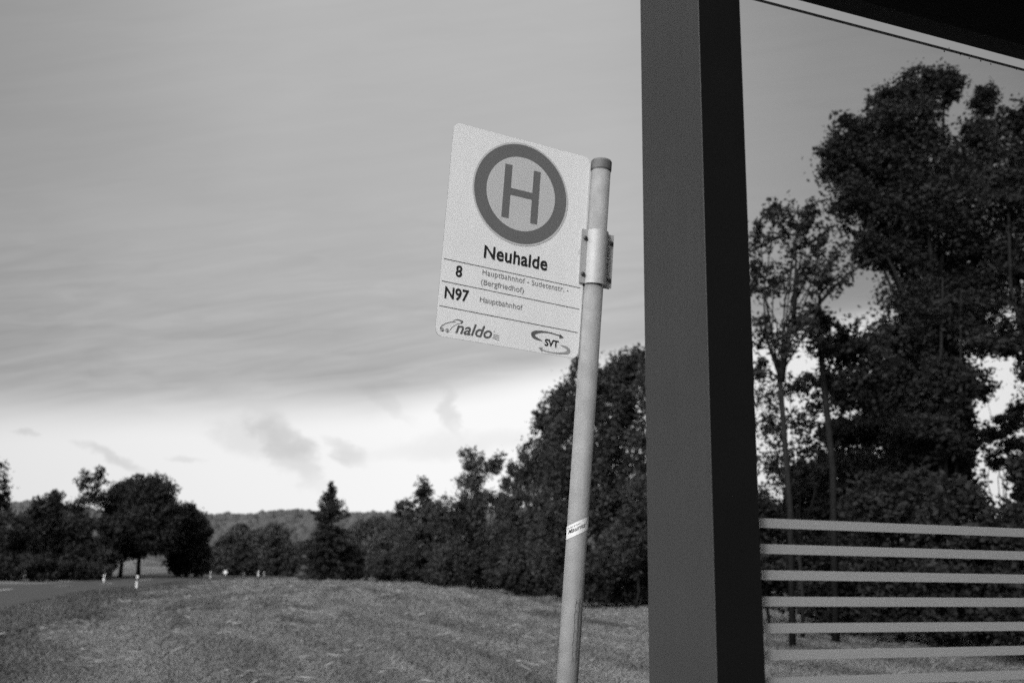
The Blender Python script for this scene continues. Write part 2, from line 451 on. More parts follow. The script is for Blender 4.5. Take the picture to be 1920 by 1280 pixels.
def tree(name, label, px, d, lobes, leaf=0.14, dens=1.0, m=0, trunk=0.16, cat='tree', group=None, hol=.36, bark=None,
         fork=None, base_py=None, clump=0.26, gap=0.0, spread=0.35, extra_trunks=(), nper=60, xy=None):
    """lobes: (px, py, rx, ry[, depth offset]) as seen from the stop, turned into real ellipsoids of foliage at distance d"""
    g = at(px, horizon(px), d) if xy is None else np.array([*xy, 0.0]); gx, gy = g[0], g[1]; gz = float(ground_z(gx, gy))
    base = np.array([gx, gy, gz - 0.05])
    rt = root(name, base, label, cat, group)
    Cs, Ss, cents = [], [], []
    for L in lobes:
        lx, ly, rx, ry = L[:4]; dd = L[4] if len(L) > 4 else RNG.uniform(-.3, .3) * rx * d / F
        c = at(lx, ly, d + dd); rw, rh = rx * d / F, ry * d / F
        if xy is not None: c = np.array([gx + lx, gy + (L[4] if len(L) > 4 else 0), ly]); rw, rh = rx, ry
        area = rw * rh
        cl = clump * min(rw, rh) ** 0.5 * (1.0 if d < 60 else 1.25)
        k = max(6, int(dens * 8.0 * (rw * rh * rw) ** 0.667 / (cl * cl) * 0.36))
        v = RNG.normal(0, 1, (k, 3)); v /= np.linalg.norm(v, axis=1)[:, None]
        q = RNG.uniform(spread ** 3, 1.0, k) ** (1 / 3)
        q *= 1.0 + RNG.normal(0, 0.10, k)
        P = c + v * q[:, None] * np.array([rw, rw * 0.95, rh]) * 0.88
        P[:, 2] = np.maximum(P[:, 2], ground_z(P[:, 0], P[:, 1]) + cl * .5)
        Cs.append(P); Ss.append(cl * RNG.uniform(0.35, 0.95, k)); cents.append((c, P, rw))
    Cs = np.concatenate(Cs); Ss = np.concatenate(Ss)
    if gap:
        keep = RNG.uniform(0, 1, len(Cs)) > gap; Cs, Ss = Cs[keep], Ss[keep]
    L4 = leaves_around(Cs, Ss, nper, leaf)
    loose = []
    for c, P, rw in cents:
        k2 = int(len(P) * nper * .55)
        v = RNG.normal(0, 1, (k2, 3)); v /= np.linalg.norm(v, axis=1)[:, None]
        ext = np.abs(P - c).max(0)
        loose.append(c + v * (RNG.uniform(0, 1, (k2, 1)) ** .45) * ext * 1.12)
    loose = np.concatenate(loose); loose = loose[loose[:, 2] > gz + .1]
    L5 = leaves_around(loose, np.full(len(loose), leaf * .5), 1, leaf * .9)
    L4 = np.concatenate([L4, L5])
    # gaps and ragged sprays: drop the leaves that fall in the hollows of a smooth random field
    rm = np.mean([q[2] for q in cents]); ctr = L4.mean(1); fld = np.zeros(len(ctr))
    for _ in range(14):
        kv = RNG.normal(0, 1, 3); kv *= 2 * math.pi / (rm * RNG.uniform(.35, 1.3)) / np.linalg.norm(kv)
        fld += np.sin(ctr @ kv + RNG.uniform(0, 6.28))
    L4 = L4[fld > np.quantile(fld, hol)]
    obj('crown', quads_mesh('crown', L4), M_leaf[m], rt)
    # trunk with limbs
    w = MB()
    topc = max(cents, key=lambda q: q[0][2])[0]
    low = min(c[2] for c, _, _ in cents)
    if fork is None:
        fk = np.array([base[0] * .8 + topc[0] * .2, base[1] * .8 + topc[1] * .2, gz + max(0.5, 0.35 * (topc[2] - gz))])
    else:
        fk = at(fork[0], fork[1], d)
    mid = (base + fk) / 2 + np.array([RNG.normal(0, .04), RNG.normal(0, .04), 0]) * np.linalg.norm(fk - base)
    w.tube([base, mid, fk], [trunk, trunk * .85, trunk * .72], 9)
    for tx, ty, fx, fy, r_ in extra_trunks:
        b2 = at(tx, horizon(tx), d); b2[2] = float(ground_z(b2[0], b2[1])) - .05
        if ty is not None: b2 = at(tx, ty, d)
        e2 = at(fx, fy, d)
        m2 = (b2 + e2) / 2 + np.array([RNG.normal(0, .03), 0, 0]) * np.linalg.norm(e2 - b2)
        w.tube([b2, m2, e2], [r_, r_ * .8, r_ * .3], 8)
    for c, P, rw in cents:
        r0 = trunk * 0.5 * min(1.0, .5 + rw / 4)
        md = (fk + c) / 2 + RNG.normal(0, .06, 3) * np.linalg.norm(c - fk)
        w.tube([fk, md, c], [r0, r0 * .7, r0 * .4], 7)
        for q in P[RNG.choice(len(P), min(len(P), 9), replace=False)]:
            md2 = (c + q) / 2 + RNG.normal(0, .08, 3) * rw
            w.tube([c * .8 + md * .2, md2, q], [r0 * .32, r0 * .22, r0 * .08], 5)
    obj('trunk', w.mesh(), bark or M_bark, rt, smooth=True)
    return rt

# --- woods ahead on the right (left of the shelter post)
def bush(name, label, px, d, lobes, **k):
    k.setdefault('trunk', .05); k.setdefault('cat', 'shrub'); k.setdefault('leaf', .13)
    return tree(name, label, px, d, lobes, **k)
G1 = 'trees of the wood ahead beside the meadow'
tree('deciduous_tree', 'tallest dark leafy tree directly behind the bus stop pole', 1120, 46,
     [(1120, 760, 75, 85), (1165, 730, 60, 75), (1090, 850, 90, 90), (1165, 870, 80, 100), (1085, 960, 95, 90), (1170, 1000, 85, 95), (1110, 700, 42, 48), (1195, 700, 50, 50), (1060, 1040, 70, 70), (1140, 1060, 90, 70)],
     leaf=.17, dens=1.5, m=1, trunk=.22, group=G1)
tree('deciduous_tree', 'broad dark tree with rounded shoulder just left of the bus stop pole', 1035, 52,
     [(1040, 790, 40, 55), (1015, 870, 50, 60), (1060, 880, 50, 60), (1000, 950, 60, 60), (1040, 1000, 65, 70), (1060, 770, 36, 40), (1000, 1050, 60, 50)],
     leaf=.18, dens=1.5, m=1, trunk=.2, group=G1)
tree('deciduous_tree', 'airy tree whose sparse top shows sky, tallest left of the rounded wood edge', 900, 68,
     [(885, 862, 26, 30), (905, 880, 32, 26), (930, 868, 16, 22), (880, 900, 30, 22)],
     leaf=.2, dens=.55, m=2, trunk=.13, group=G1, gap=.2, fork=(895, 930))
tree('deciduous_tree', 'small loose tree top poking up between the airy tree and the wood', 960, 62,
     [(962, 880, 17, 22), (978, 895, 14, 20), (955, 910, 24, 18)], leaf=.2, dens=.5, m=1, trunk=.1, group=G1, gap=.2)
tree('deciduous_tree', 'mid grey round tree below the airy tree top', 880, 64,
     [(880, 950, 55, 42), (925, 950, 45, 40), (850, 975, 45, 40), (900, 1010, 70, 55), (860, 1050, 60, 40), (930, 1055, 60, 42)],
     leaf=.19, dens=1.2, m=1, trunk=.16, group=G1)
tree('deciduous_tree', 'spiky topped tree at the left end of the wood', 800, 75,
     [(792, 925, 20, 30), (765, 955, 26, 24), (815, 950, 22, 24), (790, 985, 45, 38), (830, 985, 38, 38), (775, 1030, 50, 42), (820, 1050, 50, 35)],
     leaf=.2, dens=.9, m=1, trunk=.14, group=G1, gap=.1)
tree('deciduous_tree', 'dull grey tree between the spruce and the wood', 730, 98,
     [(735, 1000, 30, 28), (715, 1030, 34, 32), (750, 1040, 34, 34), (730, 1065, 40, 22)], leaf=.26, dens=1.1, m=2, trunk=.14, group=G1)
tree('deciduous_tree', 'dark tree filling the wood low behind the leaning pole', 990, 57,
     [(975, 1010, 55, 50), (1000, 1055, 70, 45), (950, 1060, 50, 40)], leaf=.18, dens=1.3, m=0, trunk=.12, group=G1)
tree('deciduous_tree', 'dark tree of the wood hidden behind the shelter post, nearer the pole', 1255, 42,
     [(1260, 720, 70, 70), (1250, 810, 75, 80), (1265, 910, 80, 90), (1250, 1010, 80, 90), (1260, 1080, 80, 60)], leaf=.17, dens=1.3, m=1, trunk=.2, group=G1)
tree('deciduous_tree', 'dark tree of the wood hidden behind the shelter post, nearer the glass', 1340, 36,
     [(1335, 760, 45, 60), (1330, 850, 50, 80), (1340, 950, 60, 90), (1335, 1060, 70, 80)], leaf=.15, dens=1.3, m=0, trunk=.18, group=G1)
G2 = 'bushes along the foot of the wood'
bush('shrub', 'dark bush at the meadow edge left of the wood, lowest and longest', 735, 92, [(720, 1065, 35, 24), (760, 1060, 40, 28), (790, 1072, 40, 24)], m=0, dens=1.3, leaf=.22, group=G2)
bush('shrub', 'low bush at the meadow edge under the mid grey round tree', 855, 70, [(830, 1075, 40, 20), (880, 1078, 45, 22), (925, 1085, 40, 22)], m=0, dens=1.3, leaf=.18, group=G2)
bush('shrub', 'bush at the meadow edge just left of the leaning pole', 1000, 52, [(965, 1085, 42, 26), (1010, 1095, 45, 30), (1050, 1100, 42, 35)], m=0, dens=1.3, leaf=.15, group=G2)
bush('shrub', 'thick bush at the meadow edge between the pole and the shelter post', 1150, 41, [(1100, 1090, 50, 42), (1150, 1090, 55, 50), (1205, 1085, 55, 60)], m=0, dens=1.3, leaf=.13, group=G2)
bush('shrub', 'upright leafy bush lit against the dark wood beside the shelter post', 1190, 39, [(1190, 1000, 45, 60), (1160, 1040, 50, 55), (1210, 940, 45, 55)], m=1, dens=1.0, leaf=.13, group=G2)

# --- trees seen through the glass
G3 = 'trees behind the shelter glass'
tree('deciduous_tree', 'biggest dark tree, highest crown seen through the shelter glass', 1750, 25,
     [(1720, 168, 60, 48), (1772, 165, 30, 36), (1662, 195, 34, 34), (1705, 240, 90, 60), (1600, 248, 46, 38), (1572, 305, 40, 48), (1640, 310, 80, 62), (1600, 375, 55, 50), (1740, 330, 100, 75), (1845, 190, 24, 36), (1838, 255, 44, 44), (1850, 320, 60, 60), (1780, 400, 120, 90),
      (1690, 400, 90, 60), (1830, 470, 80, 80), (1740, 520, 90, 85), (1690, 470, 50, 45), (1790, 610, 110, 70), (1690, 640, 70, 60), (1760, 690, 60, 50), (1640, 460, 60, 50), (1820, 560, 70, 70), (1730, 600, 90, 80), (1700, 700, 70, 50), (1650, 330, 80, 80)],
     leaf=.105, dens=1.7, hol=.27, m=0, trunk=.2, group=G3, fork=(1765, 720), clump=.3, nper=84)
tree('deciduous_tree', 'dark tree cut by the right picture edge behind the glass', 1930, 23,
     [(1905, 230, 35, 50), (1925, 300, 55, 60), (1890, 360, 45, 60), (1930, 430, 65, 70), (1900, 500, 55, 60), (1930, 590, 60, 65), (1960, 330, 80, 110), (1940, 700, 40, 50), (1900, 650, 36, 30)],
     leaf=.12, dens=.9, m=0, trunk=.2, group=G3, fork=(1950, 760))
tree('birch_tree', 'slender forked sapling with airy foliage right behind the shelter post', 1480, 21,
     [(1455, 400, 38, 30), (1425, 440, 28, 45), (1500, 420, 40, 40), (1540, 450, 40, 45), (1450, 520, 45, 50), (1510, 520, 40, 50), (1430, 620, 36, 50), (1470, 640, 40, 50), (1560, 530, 40, 40), (1415, 520, 30, 50), (1490, 460, 50, 50), (1540, 500, 50, 40), (1425, 700, 30, 40), (1520, 400, 30, 20), (1500, 600, 40, 40)],
     leaf=.10, dens=.78, hol=.5, m=1, trunk=.075, bark=M_bark, group=G3, fork=(1462, 705), gap=.15,
     extra_trunks=[(1462, 705, 1432, 560, .045), (1464, 715, 1487, 600, .085), (1487, 605, 1492, 480, .06)], nper=40)
tree('deciduous_tree', 'thin tree with a long bare branch rising right across a gap in the leaves', 1560, 22.5,
     [(1560, 640, 60, 45), (1610, 650, 55, 50), (1580, 710, 70, 45), (1640, 700, 55, 55), (1530, 600, 32, 24), (1600, 740, 70, 40)],
     leaf=.11, dens=1.0, m=0, trunk=.09, group=G3, fork=(1530, 575),
     extra_trunks=[(1530, 575, 1590, 515, .045), (1590, 515, 1650, 480, .03), (1535, 565, 1548, 500, .025)], nper=46)
tree('birch_tree', 'thin straight sapling in the bright gap low behind the glass', 1500, 24,
     [(1440, 760, 40, 55), (1500, 790, 50, 40), (1440, 850, 36, 50), (1520, 840, 50, 40), (1560, 790, 50, 40), (1480, 720, 36, 30), (1430, 800, 40, 60), (1480, 860, 60, 50), (1540, 740, 50, 40), (1450, 900, 60, 40)],
     leaf=.10, dens=.7, hol=.5, m=1, trunk=.05, group=G3, gap=.2, nper=36)
tree('deciduous_tree', 'low spreading tree forming the dark layer above the stripes', 1640, 26,
     [(1600, 810, 70, 30), (1670, 800, 80, 45), (1740, 790, 80, 50), (1790, 830, 50, 60), (1720, 860, 100, 70), (1600, 890, 100, 60), (1540, 900, 70, 40), (1680, 740, 80, 50), (1790, 900, 50, 60), (1650, 900, 100, 60), (1775, 730, 55, 60, -2.0), (1740, 820, 70, 50, -2.0)],
     leaf=.12, dens=1.6, m=0, trunk=.14, group=G3)
tree('deciduous_tree', 'twin stemmed tree with two trunks showing beside the bright gap', 1790, 24,
     [(1800, 720, 36, 30), (1850, 640, 50, 30), (1775, 760, 40, 30)], leaf=.11, dens=.9, m=0, trunk=.09, group=G3, fork=(1785, 700),
     extra_trunks=[(1775, 900, 1768, 520, .06), (1792, 900, 1802, 540, .045)])
tree('deciduous_tree', 'drooping branch of grey leaves in the bright gap at the right', 1890, 28,
     [(1895, 790, 34, 22), (1860, 815, 36, 18), (1905, 835, 30, 18), (1865, 860, 20, 20), (1843, 720, 22, 40), (1900, 870, 30, 36), (1912, 770, 16, 30)], leaf=.10, dens=.95, m=1, trunk=.05, group=G3, gap=.1)
G4 = 'undergrowth behind the shelter glass'
for i, (lx, dd, lob, lab) in enumerate([
    (1440, 27, [(1400, 960, 60, 50), (1450, 990, 60, 60), (1420, 1070, 70, 70), (1480, 1080, 60, 70)], 'dark undergrowth bush behind the left end of the glass stripes'),
    (1550, 25, [(1520, 940, 60, 55), (1570, 960, 70, 65), (1540, 1050, 80, 75), (1600, 1070, 80, 75), (1570, 1130, 80, 45)], 'dense dark bush behind the middle of the stripes, nearest the bright leaf gap'),
    (1680, 22, [(1650, 950, 80, 65), (1720, 950, 80, 70), (1680, 1060, 90, 80), (1740, 1090, 90, 75), (1700, 1140, 90, 50)], 'dense dark bush under the biggest tree behind the glass'),
    (1830, 20, [(1800, 960, 70, 65), (1800, 1060, 90, 90), (1860, 1020, 80, 80), (1870, 1120, 95, 85), (1810, 1160, 80, 50)], 'dense dark bush left of the right picture edge, below the bright gap'),
    (1940, 18, [(1920, 960, 40, 60), (1950, 1040, 80, 90), (1940, 1140, 90, 90), (1950, 900, 50, 70)], 'dense dark bush cut by the right picture edge')]):
    bush('shrub', lab, lx, dd, lob, m=0, dens=1.4, leaf=.12, group=G4)

# --- unseen trees added to darken what the glass reflects and shade the post front
G7 = 'unseen trees added around the shelter for shade'
for i, (x_, y_, lab_) in enumerate([(15, 3, 'added unseen tall dark tree beside the right end of the shelter'), (15.5, -4, 'added unseen tall dark tree to the right of the bus stop'),
                                    (14, -11, 'added unseen tall dark tree behind the bus stop on the right'), (12, -18, 'added unseen tall dark tree farthest behind the bus stop'), (18, 10, 'added unseen tall dark tree between the shelter and the wood edge'),
                                    (5, -21, 'added unseen tall dark tree straight behind the bus stop'), (-2, -23, 'leftmost added unseen tall dark tree behind the bus stop')]):
    tree('deciduous_tree', lab_, 0, 20, [(0, 3, 3.6, 3.2, 0), (-1, 6.5, 3.8, 3.2, 1.5), (.5, 9.5, 3.4, 3.0, -1.6), (0, 12.3, 2.8, 2.4, .5), (.5, 2, 3.5, 2.2, 2.5), (.3, 6.5, 3.0, 3.0, -2.5), (0, 2, 3, 2.0, -3)],
         leaf=.34, dens=.8, m=0, trunk=.3, group=G7, xy=(x_, y_))
# --- left side, beyond the road
G5 = 'trees beyond the road on the left'
tree('deciduous_tree', 'tree cut by the left picture edge, its crown standing alone above the hedge', -25, 78,
     [(-20, 900, 36, 36), (0, 935, 22, 22), (-25, 960, 46, 44), (-30, 1020, 50, 50), (-10, 875, 14, 20)], leaf=.22, dens=.9, m=0, trunk=.2, group=G5, gap=.1)
tree('deciduous_tree', 'low dark tree second from the left edge beyond the road', 75, 84,
     [(80, 960, 26, 26), (105, 945, 24, 26), (60, 985, 34, 30), (100, 995, 45, 42), (60, 1040, 45, 40), (115, 1045, 40, 38)], leaf=.24, dens=1.2, m=0, trunk=.16, group=G5)
tree('deciduous_tree', 'thin tree with a spiky see-through top rising above the hedge', 165, 86,
     [(158, 900, 13, 24), (185, 895, 12, 22), (170, 930, 26, 20), (150, 950, 20, 20), (190, 935, 14, 20)], leaf=.2, dens=.6, m=0, trunk=.12, group=G5, gap=.15)
tree('deciduous_tree', 'dark lower tree filling the gap left of the big round tree', 160, 84,
     [(150, 985, 30, 26), (195, 1000, 26, 36), (150, 1030, 45, 40), (190, 1050, 36, 30), (115, 1060, 36, 28)], leaf=.24, dens=1.2, m=0, trunk=.14, group=G5)
tree('deciduous_tree', 'big round dark tree on bare trunks above the grassy bank', 262, 88,
     [(265, 925, 46, 38), (300, 930, 32, 36), (230, 940, 34, 38), (225, 985, 36, 42), (265, 975, 52, 44), (310, 975, 30, 40), (240, 1020, 42, 30), (290, 1010, 42, 30)],
     leaf=.22, dens=1.8, hol=.14, m=0, trunk=.2, group=G5, fork=(262, 1035), extra_trunks=[(228, None, 240, 1020, .2)])
tree('deciduous_tree', 'rounded dark tree with branches down to the ground right of the bank', 352, 92,
     [(345, 985, 36, 34), (375, 1000, 24, 34), (335, 1030, 30, 34), (365, 1040, 32, 34), (350, 960, 26, 16), (340, 1062, 26, 16), (372, 1062, 20, 15)], leaf=.24, dens=1.4, m=0, trunk=.16, group=G5)
bush('shrub', 'dark hedge-like bush at the left edge beside the road', 20, 74, [(-20, 1060, 50, 35), (30, 1050, 50, 40), (70, 1066, 45, 26), (10, 1000, 45, 45)], m=0, dens=1.3, leaf=.22, group='bushes beyond the road')
bush('shrub', 'dark bush under the spiky see-through tree beside the road', 150, 80, [(110, 1070, 45, 20), (150, 1070, 45, 22), (185, 1073, 26, 16)], m=0, dens=1.3, leaf=.22, group='bushes beyond the road')

# --- middle distance
G6 = 'trees in the dip beyond the meadow'
tree('deciduous_tree', 'dark round tree in the dip, halfway between bank and spruce', 455, 125, [(455, 1045, 22, 28), (440, 1062, 18, 22), (472, 1060, 18, 24)], leaf=.34, dens=1.2, m=0, trunk=.14, group=G6)
tree('deciduous_tree', 'pale grey tree in the dip right of the rounded dark tree', 420, 150, [(420, 1030, 22, 26), (405, 1050, 18, 26), (435, 1015, 18, 20)], leaf=.4, dens=1.1, m=2, trunk=.16, group=G6)
tree('deciduous_tree', 'pale rounded tree behind the two close white posts', 487, 140, [(487, 1055, 16, 20), (480, 1068, 16, 16)], leaf=.38, dens=1.1, m=2, trunk=.12, group=G6)
tree('deciduous_tree', 'grey tree with two pale stems just left of the spruce', 525, 120, [(520, 1030, 28, 30), (545, 1045, 22, 32), (510, 1058, 24, 22)], leaf=.34, dens=1.1, m=1, trunk=.14, bark=M_barkl, group=G6, extra_trunks=[(536, None, 538, 1040, .12)])
tree('deciduous_tree', 'pale wide tree in the dip under the wooded ridge', 470, 190, [(450, 1005, 26, 22), (490, 1010, 30, 22), (520, 1000, 24, 20), (475, 1035, 45, 24)], leaf=.5, dens=1.0, m=2, trunk=.2, group=G6)
tree('deciduous_tree', 'pale tree in the dip between spruce and wood, highest of that gap', 690, 170, [(680, 1000, 28, 24), (710, 990, 28, 22), (690, 1035, 40, 30)], leaf=.46, dens=1.0, m=2, trunk=.2, group=G6)
tree('deciduous_tree', 'small dark round tree standing close at the right of the spruce', 662, 100, [(655, 1040, 24, 26), (680, 1048, 22, 26), (665, 1068, 34, 16)], leaf=.28, dens=1.3, m=0, trunk=.14, group=G6)

# spruce
def spruce():
    px, d = 612, 99
    g = at(px, horizon(px), d); gz = float(ground_z(g[0], g[1])); b = np.array([g[0], g[1], gz - .05])
    top = at(613, 900, d)[2]; H = top - gz
    rt = root('spruce_tree', b, 'dark pointed spruce standing alone at the far edge of the meadow', 'spruce tree')
    w = MB(); w.tube([b, b + np.array([0, 0, H * .5]), b + np.array([0, 0, H])], [.2, .13, .02], 8)
    Q = []
    zf = np.linspace(.05, .985, 46)
    for t in zf:
        prof = np.interp(t, [0.05, .3, .45, .56, .62, .72, .82, .9, .97, 1], [2.7, 2.9, 2.6, 1.6, 1.75, 1.2, .8, .52, .25, .06])
        nb = 12 if t < .55 else 6
        for k in range(nb):
            a = RNG.uniform(0, 2 * math.pi); L = prof * RNG.uniform(.55, 1.25)
            if t > .6 and RNG.uniform() < .3: L *= 1.25
            dirv = np.array([math.cos(a), math.sin(a), 0]); s0 = b + np.array([0, 0, H * t])
            up = .25 if t > .6 else -.05
            mid = s0 + dirv * L * .5 + np.array([0, 0, -L * .16]); tip = s0 + dirv * L + np.array([0, 0, L * (up - .15)])
            w.tube([s0, mid, tip], [.03, .02, .008], 4)
            m_ = max(10, int(L * (24 if t < .55 else 44)))
            u = RNG.uniform(.1, 1, m_); P = s0 + (mid - s0) * np.minimum(u * 2, 1)[:, None] + (tip - mid) * np.maximum(u * 2 - 1, 0)[:, None]
            P = P + RNG.normal(0, .07, (m_, 3)) - np.array([0, 0, 1]) * RNG.uniform(0, .16, (m_, 1))
            q = dirv * .7 + RNG.normal(0, .5, (m_, 3)); q /= np.linalg.norm(q, axis=1)[:, None]; q *= .17
            side = np.cross(q, RNG.normal(0, 1, (m_, 3))); side /= np.linalg.norm(side, axis=1)[:, None]; side *= .055
            Q.append(np.stack([P - q, P + side, P + q, P - side], 1))
    obj('crown', quads_mesh('crown', np.concatenate(Q)), M_needle, rt)
    obj('trunk', w.mesh(), M_bark, rt, smooth=True)
spruce()

# far wooded hillside: one mass
ico = bmesh.new(); bmesh.ops.create_icosphere(ico, subdivisions=2, radius=1.0)
IV = np.array([v.co[:] for v in ico.verts]); IF = np.array([[v.index for v in f.verts] for f in ico.faces]); ico.free()
nF = 9000
da = RNG.uniform(-.62, .45, nF); dd_ = np.sqrt(RNG.uniform(230 ** 2, 1030 ** 2, nF)) 
fx, fy = da * dd_, dd_
keep = np.hypot(fx, fy) < 1060; fx, fy = fx[keep], fy[keep]; nF = len(fx)
fz = ground_z(fx, fy); R_ = RNG.uniform(3.0, 5.5, nF)
sc_ = np.stack([R_, R_, R_ * RNG.uniform(.8, 1.3, nF)], 1)
FV = IV[None] * sc_[:, None] * (1 + RNG.normal(0, .13, (nF, len(IV), 1))) + np.stack([fx, fy, fz + R_ * .5], 1)[:, None]
FF = IF[None] + (np.arange(nF) * len(IV))[:, None, None]
tag(obj('distant_forest', tri_mesh('distant_forest', FV.reshape(-1, 3), FF.reshape(-1, 3)), M_forest, smooth=False),
    'far wooded hillside under the bright band of sky', 'forest', kind='stuff')

# ------------------------------------------------------------------ roadside posts
M_dirty = mat('weathered_post_plastic', 0.38, 0.6, 0.2)
def delineator(px, base_py, h_px, label, d=None):
    d = d or 1.5 * F / (base_py - horizon(px)) * 1.0
    g = at(px, horizon(px), d); gz = float(ground_z(g[0], g[1])); b = np.array([g[0], g[1], gz - .02])
    hgt = h_px * d / F
    rt = root('delineator_post', b, label, 'roadside post', 'white roadside posts')
    w = .065 if h_px > 15 else .08
    body = MB()
    body.tube([b, b + np.array([0, 0, hgt * .66])], w, 10)
    body.tube([b + np.array([0, 0, hgt * .84]), b + np.array([0, 0, hgt]), b + np.array([-.01, 0, hgt + .04])], [w, w, w * .5], 10)
    obj('post_body', body.mesh(), M_plastic if px in (261, 486, 199) else M_dirty, rt, smooth=False)
    bd = MB(); bd.tube([b + np.array([0, 0, hgt * .66]), b + np.array([0, 0, hgt * .84])], w * 1.03, 10)
    obj('black_band', bd.mesh(), M_blackp, rt)
delineator(261, 1103, 25, 'nearest white roadside post, between the road and the meadow')
delineator(199, 1087, 13, 'white post across the road, below the left end of the grassy bank')
delineator(358, 1083, 10, 'faint white post under the rounded dark tree right of the bank')
delineator(397, 1085, 14, 'pale post at the far meadow edge, left of the small round sign')
delineator(459, 1083, 10, 'pale post right of the small round sign, before the dark round tree')
delineator(486, 1081, 12, 'left and brighter of the two close white posts left of the spruce')
delineator(497, 1081, 10, 'right and fainter of the two close white posts left of the spruce')
g = at(424, horizon(424), 105); gz = float(ground_z(g[0], g[1])); b = np.array([g[0], g[1], gz - .03])
rt = root('round_road_sign', b, 'small round pale sign on a thin pole in the far dip', 'road sign')
w = MB(); zc = at(424, 1072, 105)[2]
w.tube([b, b + np.array([0, .03, zc - gz + .2])], .03, 8); obj('pole', w.mesh(), M_pole, rt)
w = MB(); c = np.array([g[0], g[1], zc]); w.tube([c - np.array([0, .03, 0]), c - np.array([0, .01, 0])], .19, 20); obj('sign_disc', w.mesh(), M_plastic, rt)

# ------------------------------------------------------------------ bus stop sign
SC = np.array([0.00957495, 2.9867643, 0.99637205]) + CAM
SR = np.array([[0.89792723, -0.43647412, 0.05671888], [0.43832528, 0.89846371, -0.02517775], [-0.03997042, 0.0474691, 0.99807267]])
SH = 0.678
def S(u, v, n=0.0):
    """point on the sign: u right, v up, n towards the camera"""
    return SC + SR @ np.array([u, -n, v])
P_top = S(0.289, 0.311); P_low = S(0.2775, -1.2)
pax = (P_top - P_low); pax /= np.linalg.norm(pax)
P_base = P_low - pax * ((P_low[2] + 0.05) / pax[2])
PR = 0.0325
st = root('bus_stop_sign', (P_base[0], P_base[1], 0.0), 'leaning grey pole carrying the white H bus stop plate of Neuhalde', 'bus stop sign')
w = MB(); w.tube([P_base, P_top], PR, 40); obj('pole', w.mesh(), M_pole, st, smooth=True)
w = MB(); w.tube([P_top - pax * .006, P_top + pax * .006, P_top + pax * .0225, P_top + pax * .028, P_top + pax * .030], [PR + .0022, PR + .0022, PR + .0022, PR - .001, PR - .008], 40)
w.tube([P_top - pax * .010, P_top - pax * .006], PR + .0008, 40)
obj('cap', w.mesh(), M_cap, st, smooth=False)
for o_ in [st.children[-1]]:
    for p in o_.data.polygons: p.use_smooth = len(p.vertices) == 4

def rounded(w_, h_, r, seg=8):
    pts = []
    for cx, cy, a0 in ((w_ / 2 - r, h_ / 2 - r, 0), (-w_ / 2 + r, h_ / 2 - r, 90), (-w_ / 2 + r, -h_ / 2 + r, 180), (w_ / 2 - r, -h_ / 2 + r, 270)):
        for k in range(seg + 1):
            a = math.radians(a0 + 90 * k / seg); pts.append((cx + r * math.cos(a), cy + r * math.sin(a)))
    return pts
def plate(pts, n0, n1):
    """extruded polygon on the sign between offsets n0 < n1"""
    k = len(pts); vs = [S(u, v, n1) for u, v in pts] + [S(u, v, n0) for u, v in pts]
    fs = [tuple(range(k)), tuple(range(2 * k - 1, k - 1, -1))] + [(i, i + k, (i + 1) % k + k, (i + 1) % k) for i in range(k)]
    return mesh(vs, fs)
def join(ms):
    b = bmesh.new()
    for m_ in ms: b.from_mesh(m_)
    me = bpy.data.meshes.new('joined'); b.to_mesh(me); b.free(); return me
pm = plate(rounded(.49, SH, .024), -.003, .0)
pm.materials.append(M_white); pm.materials.append(M_edge)
for p in pm.polygons: p.material_index = 0 if len(p.vertices) > 4 and p.index == 0 else 1
panel = obj('sign_panel', pm, None, st)
def circ(cx, cy, r0, r1, n, k=96):
    vs, fs = [], []
    for i in range(k):
        a = 2 * math.pi * i / k
        vs += [S(cx + r0 * math.cos(a), cy + r0 * math.sin(a), n), S(cx + r1 * math.cos(a), cy + r1 * math.sin(a), n)]
    fs = [(2 * i, 2 * i + 1, 2 * ((i + 1) % k) + 1, 2 * ((i + 1) % k)) for i in range(k)]
    return mesh(vs, fs)
def poly(pts, n): return mesh([S(u, v, n) for u, v in pts], [tuple(range(len(pts)))])
cx, cy = .0030, .1588
obj('disc_rim', circ(cx, cy, .1635, .1695, .0008), M_disc, panel)
obj('ring', circ(cx, cy, .1215, .1635, .0008), M_ring, panel)
obj('disc', poly([(cx + .1215 * math.cos(a), cy + .1215 * math.sin(a)) for a in np.linspace(0, 2 * math.pi, 96, endpoint=False)], .0008), M_disc, panel)
hb = [(-.0605, .0702), (-.0355, .0702), (-.0355, .1482), (.0412, .1482), (.0412, .0702), (.0658, .0702), (.0658, .2460), (.0412, .2460), (.0412, .1703), (-.0355, .1703), (-.0355, .2460), (-.0605, .2460)]
obj('letter', poly(hb, .0014), M_ring, panel)
def line(u0, v0, u1, v1, t, n=.0009):
    d_ = np.array([u1 - u0, v1 - v0]); L = np.linalg.norm(d_); q = np.array([-d_[1], d_[0]]) / L * t / 2
    return poly([(u0 - q[0], v0 - q[1]), (u1 - q[0], v1 - q[1]), (u1 + q[0], v1 + q[1]), (u0 + q[0], v0 + q[1])], n)
obj('rule', line(-.2390, -.1005, .2385, -.1075, .0017), M_black, panel)
obj('rule', line(-.2395, -.1704, .2385, -.1776, .0017), M_black, panel)
obj('rule', line(-.2398, -.2472, .2385, -.2545, .0017), M_black, panel)

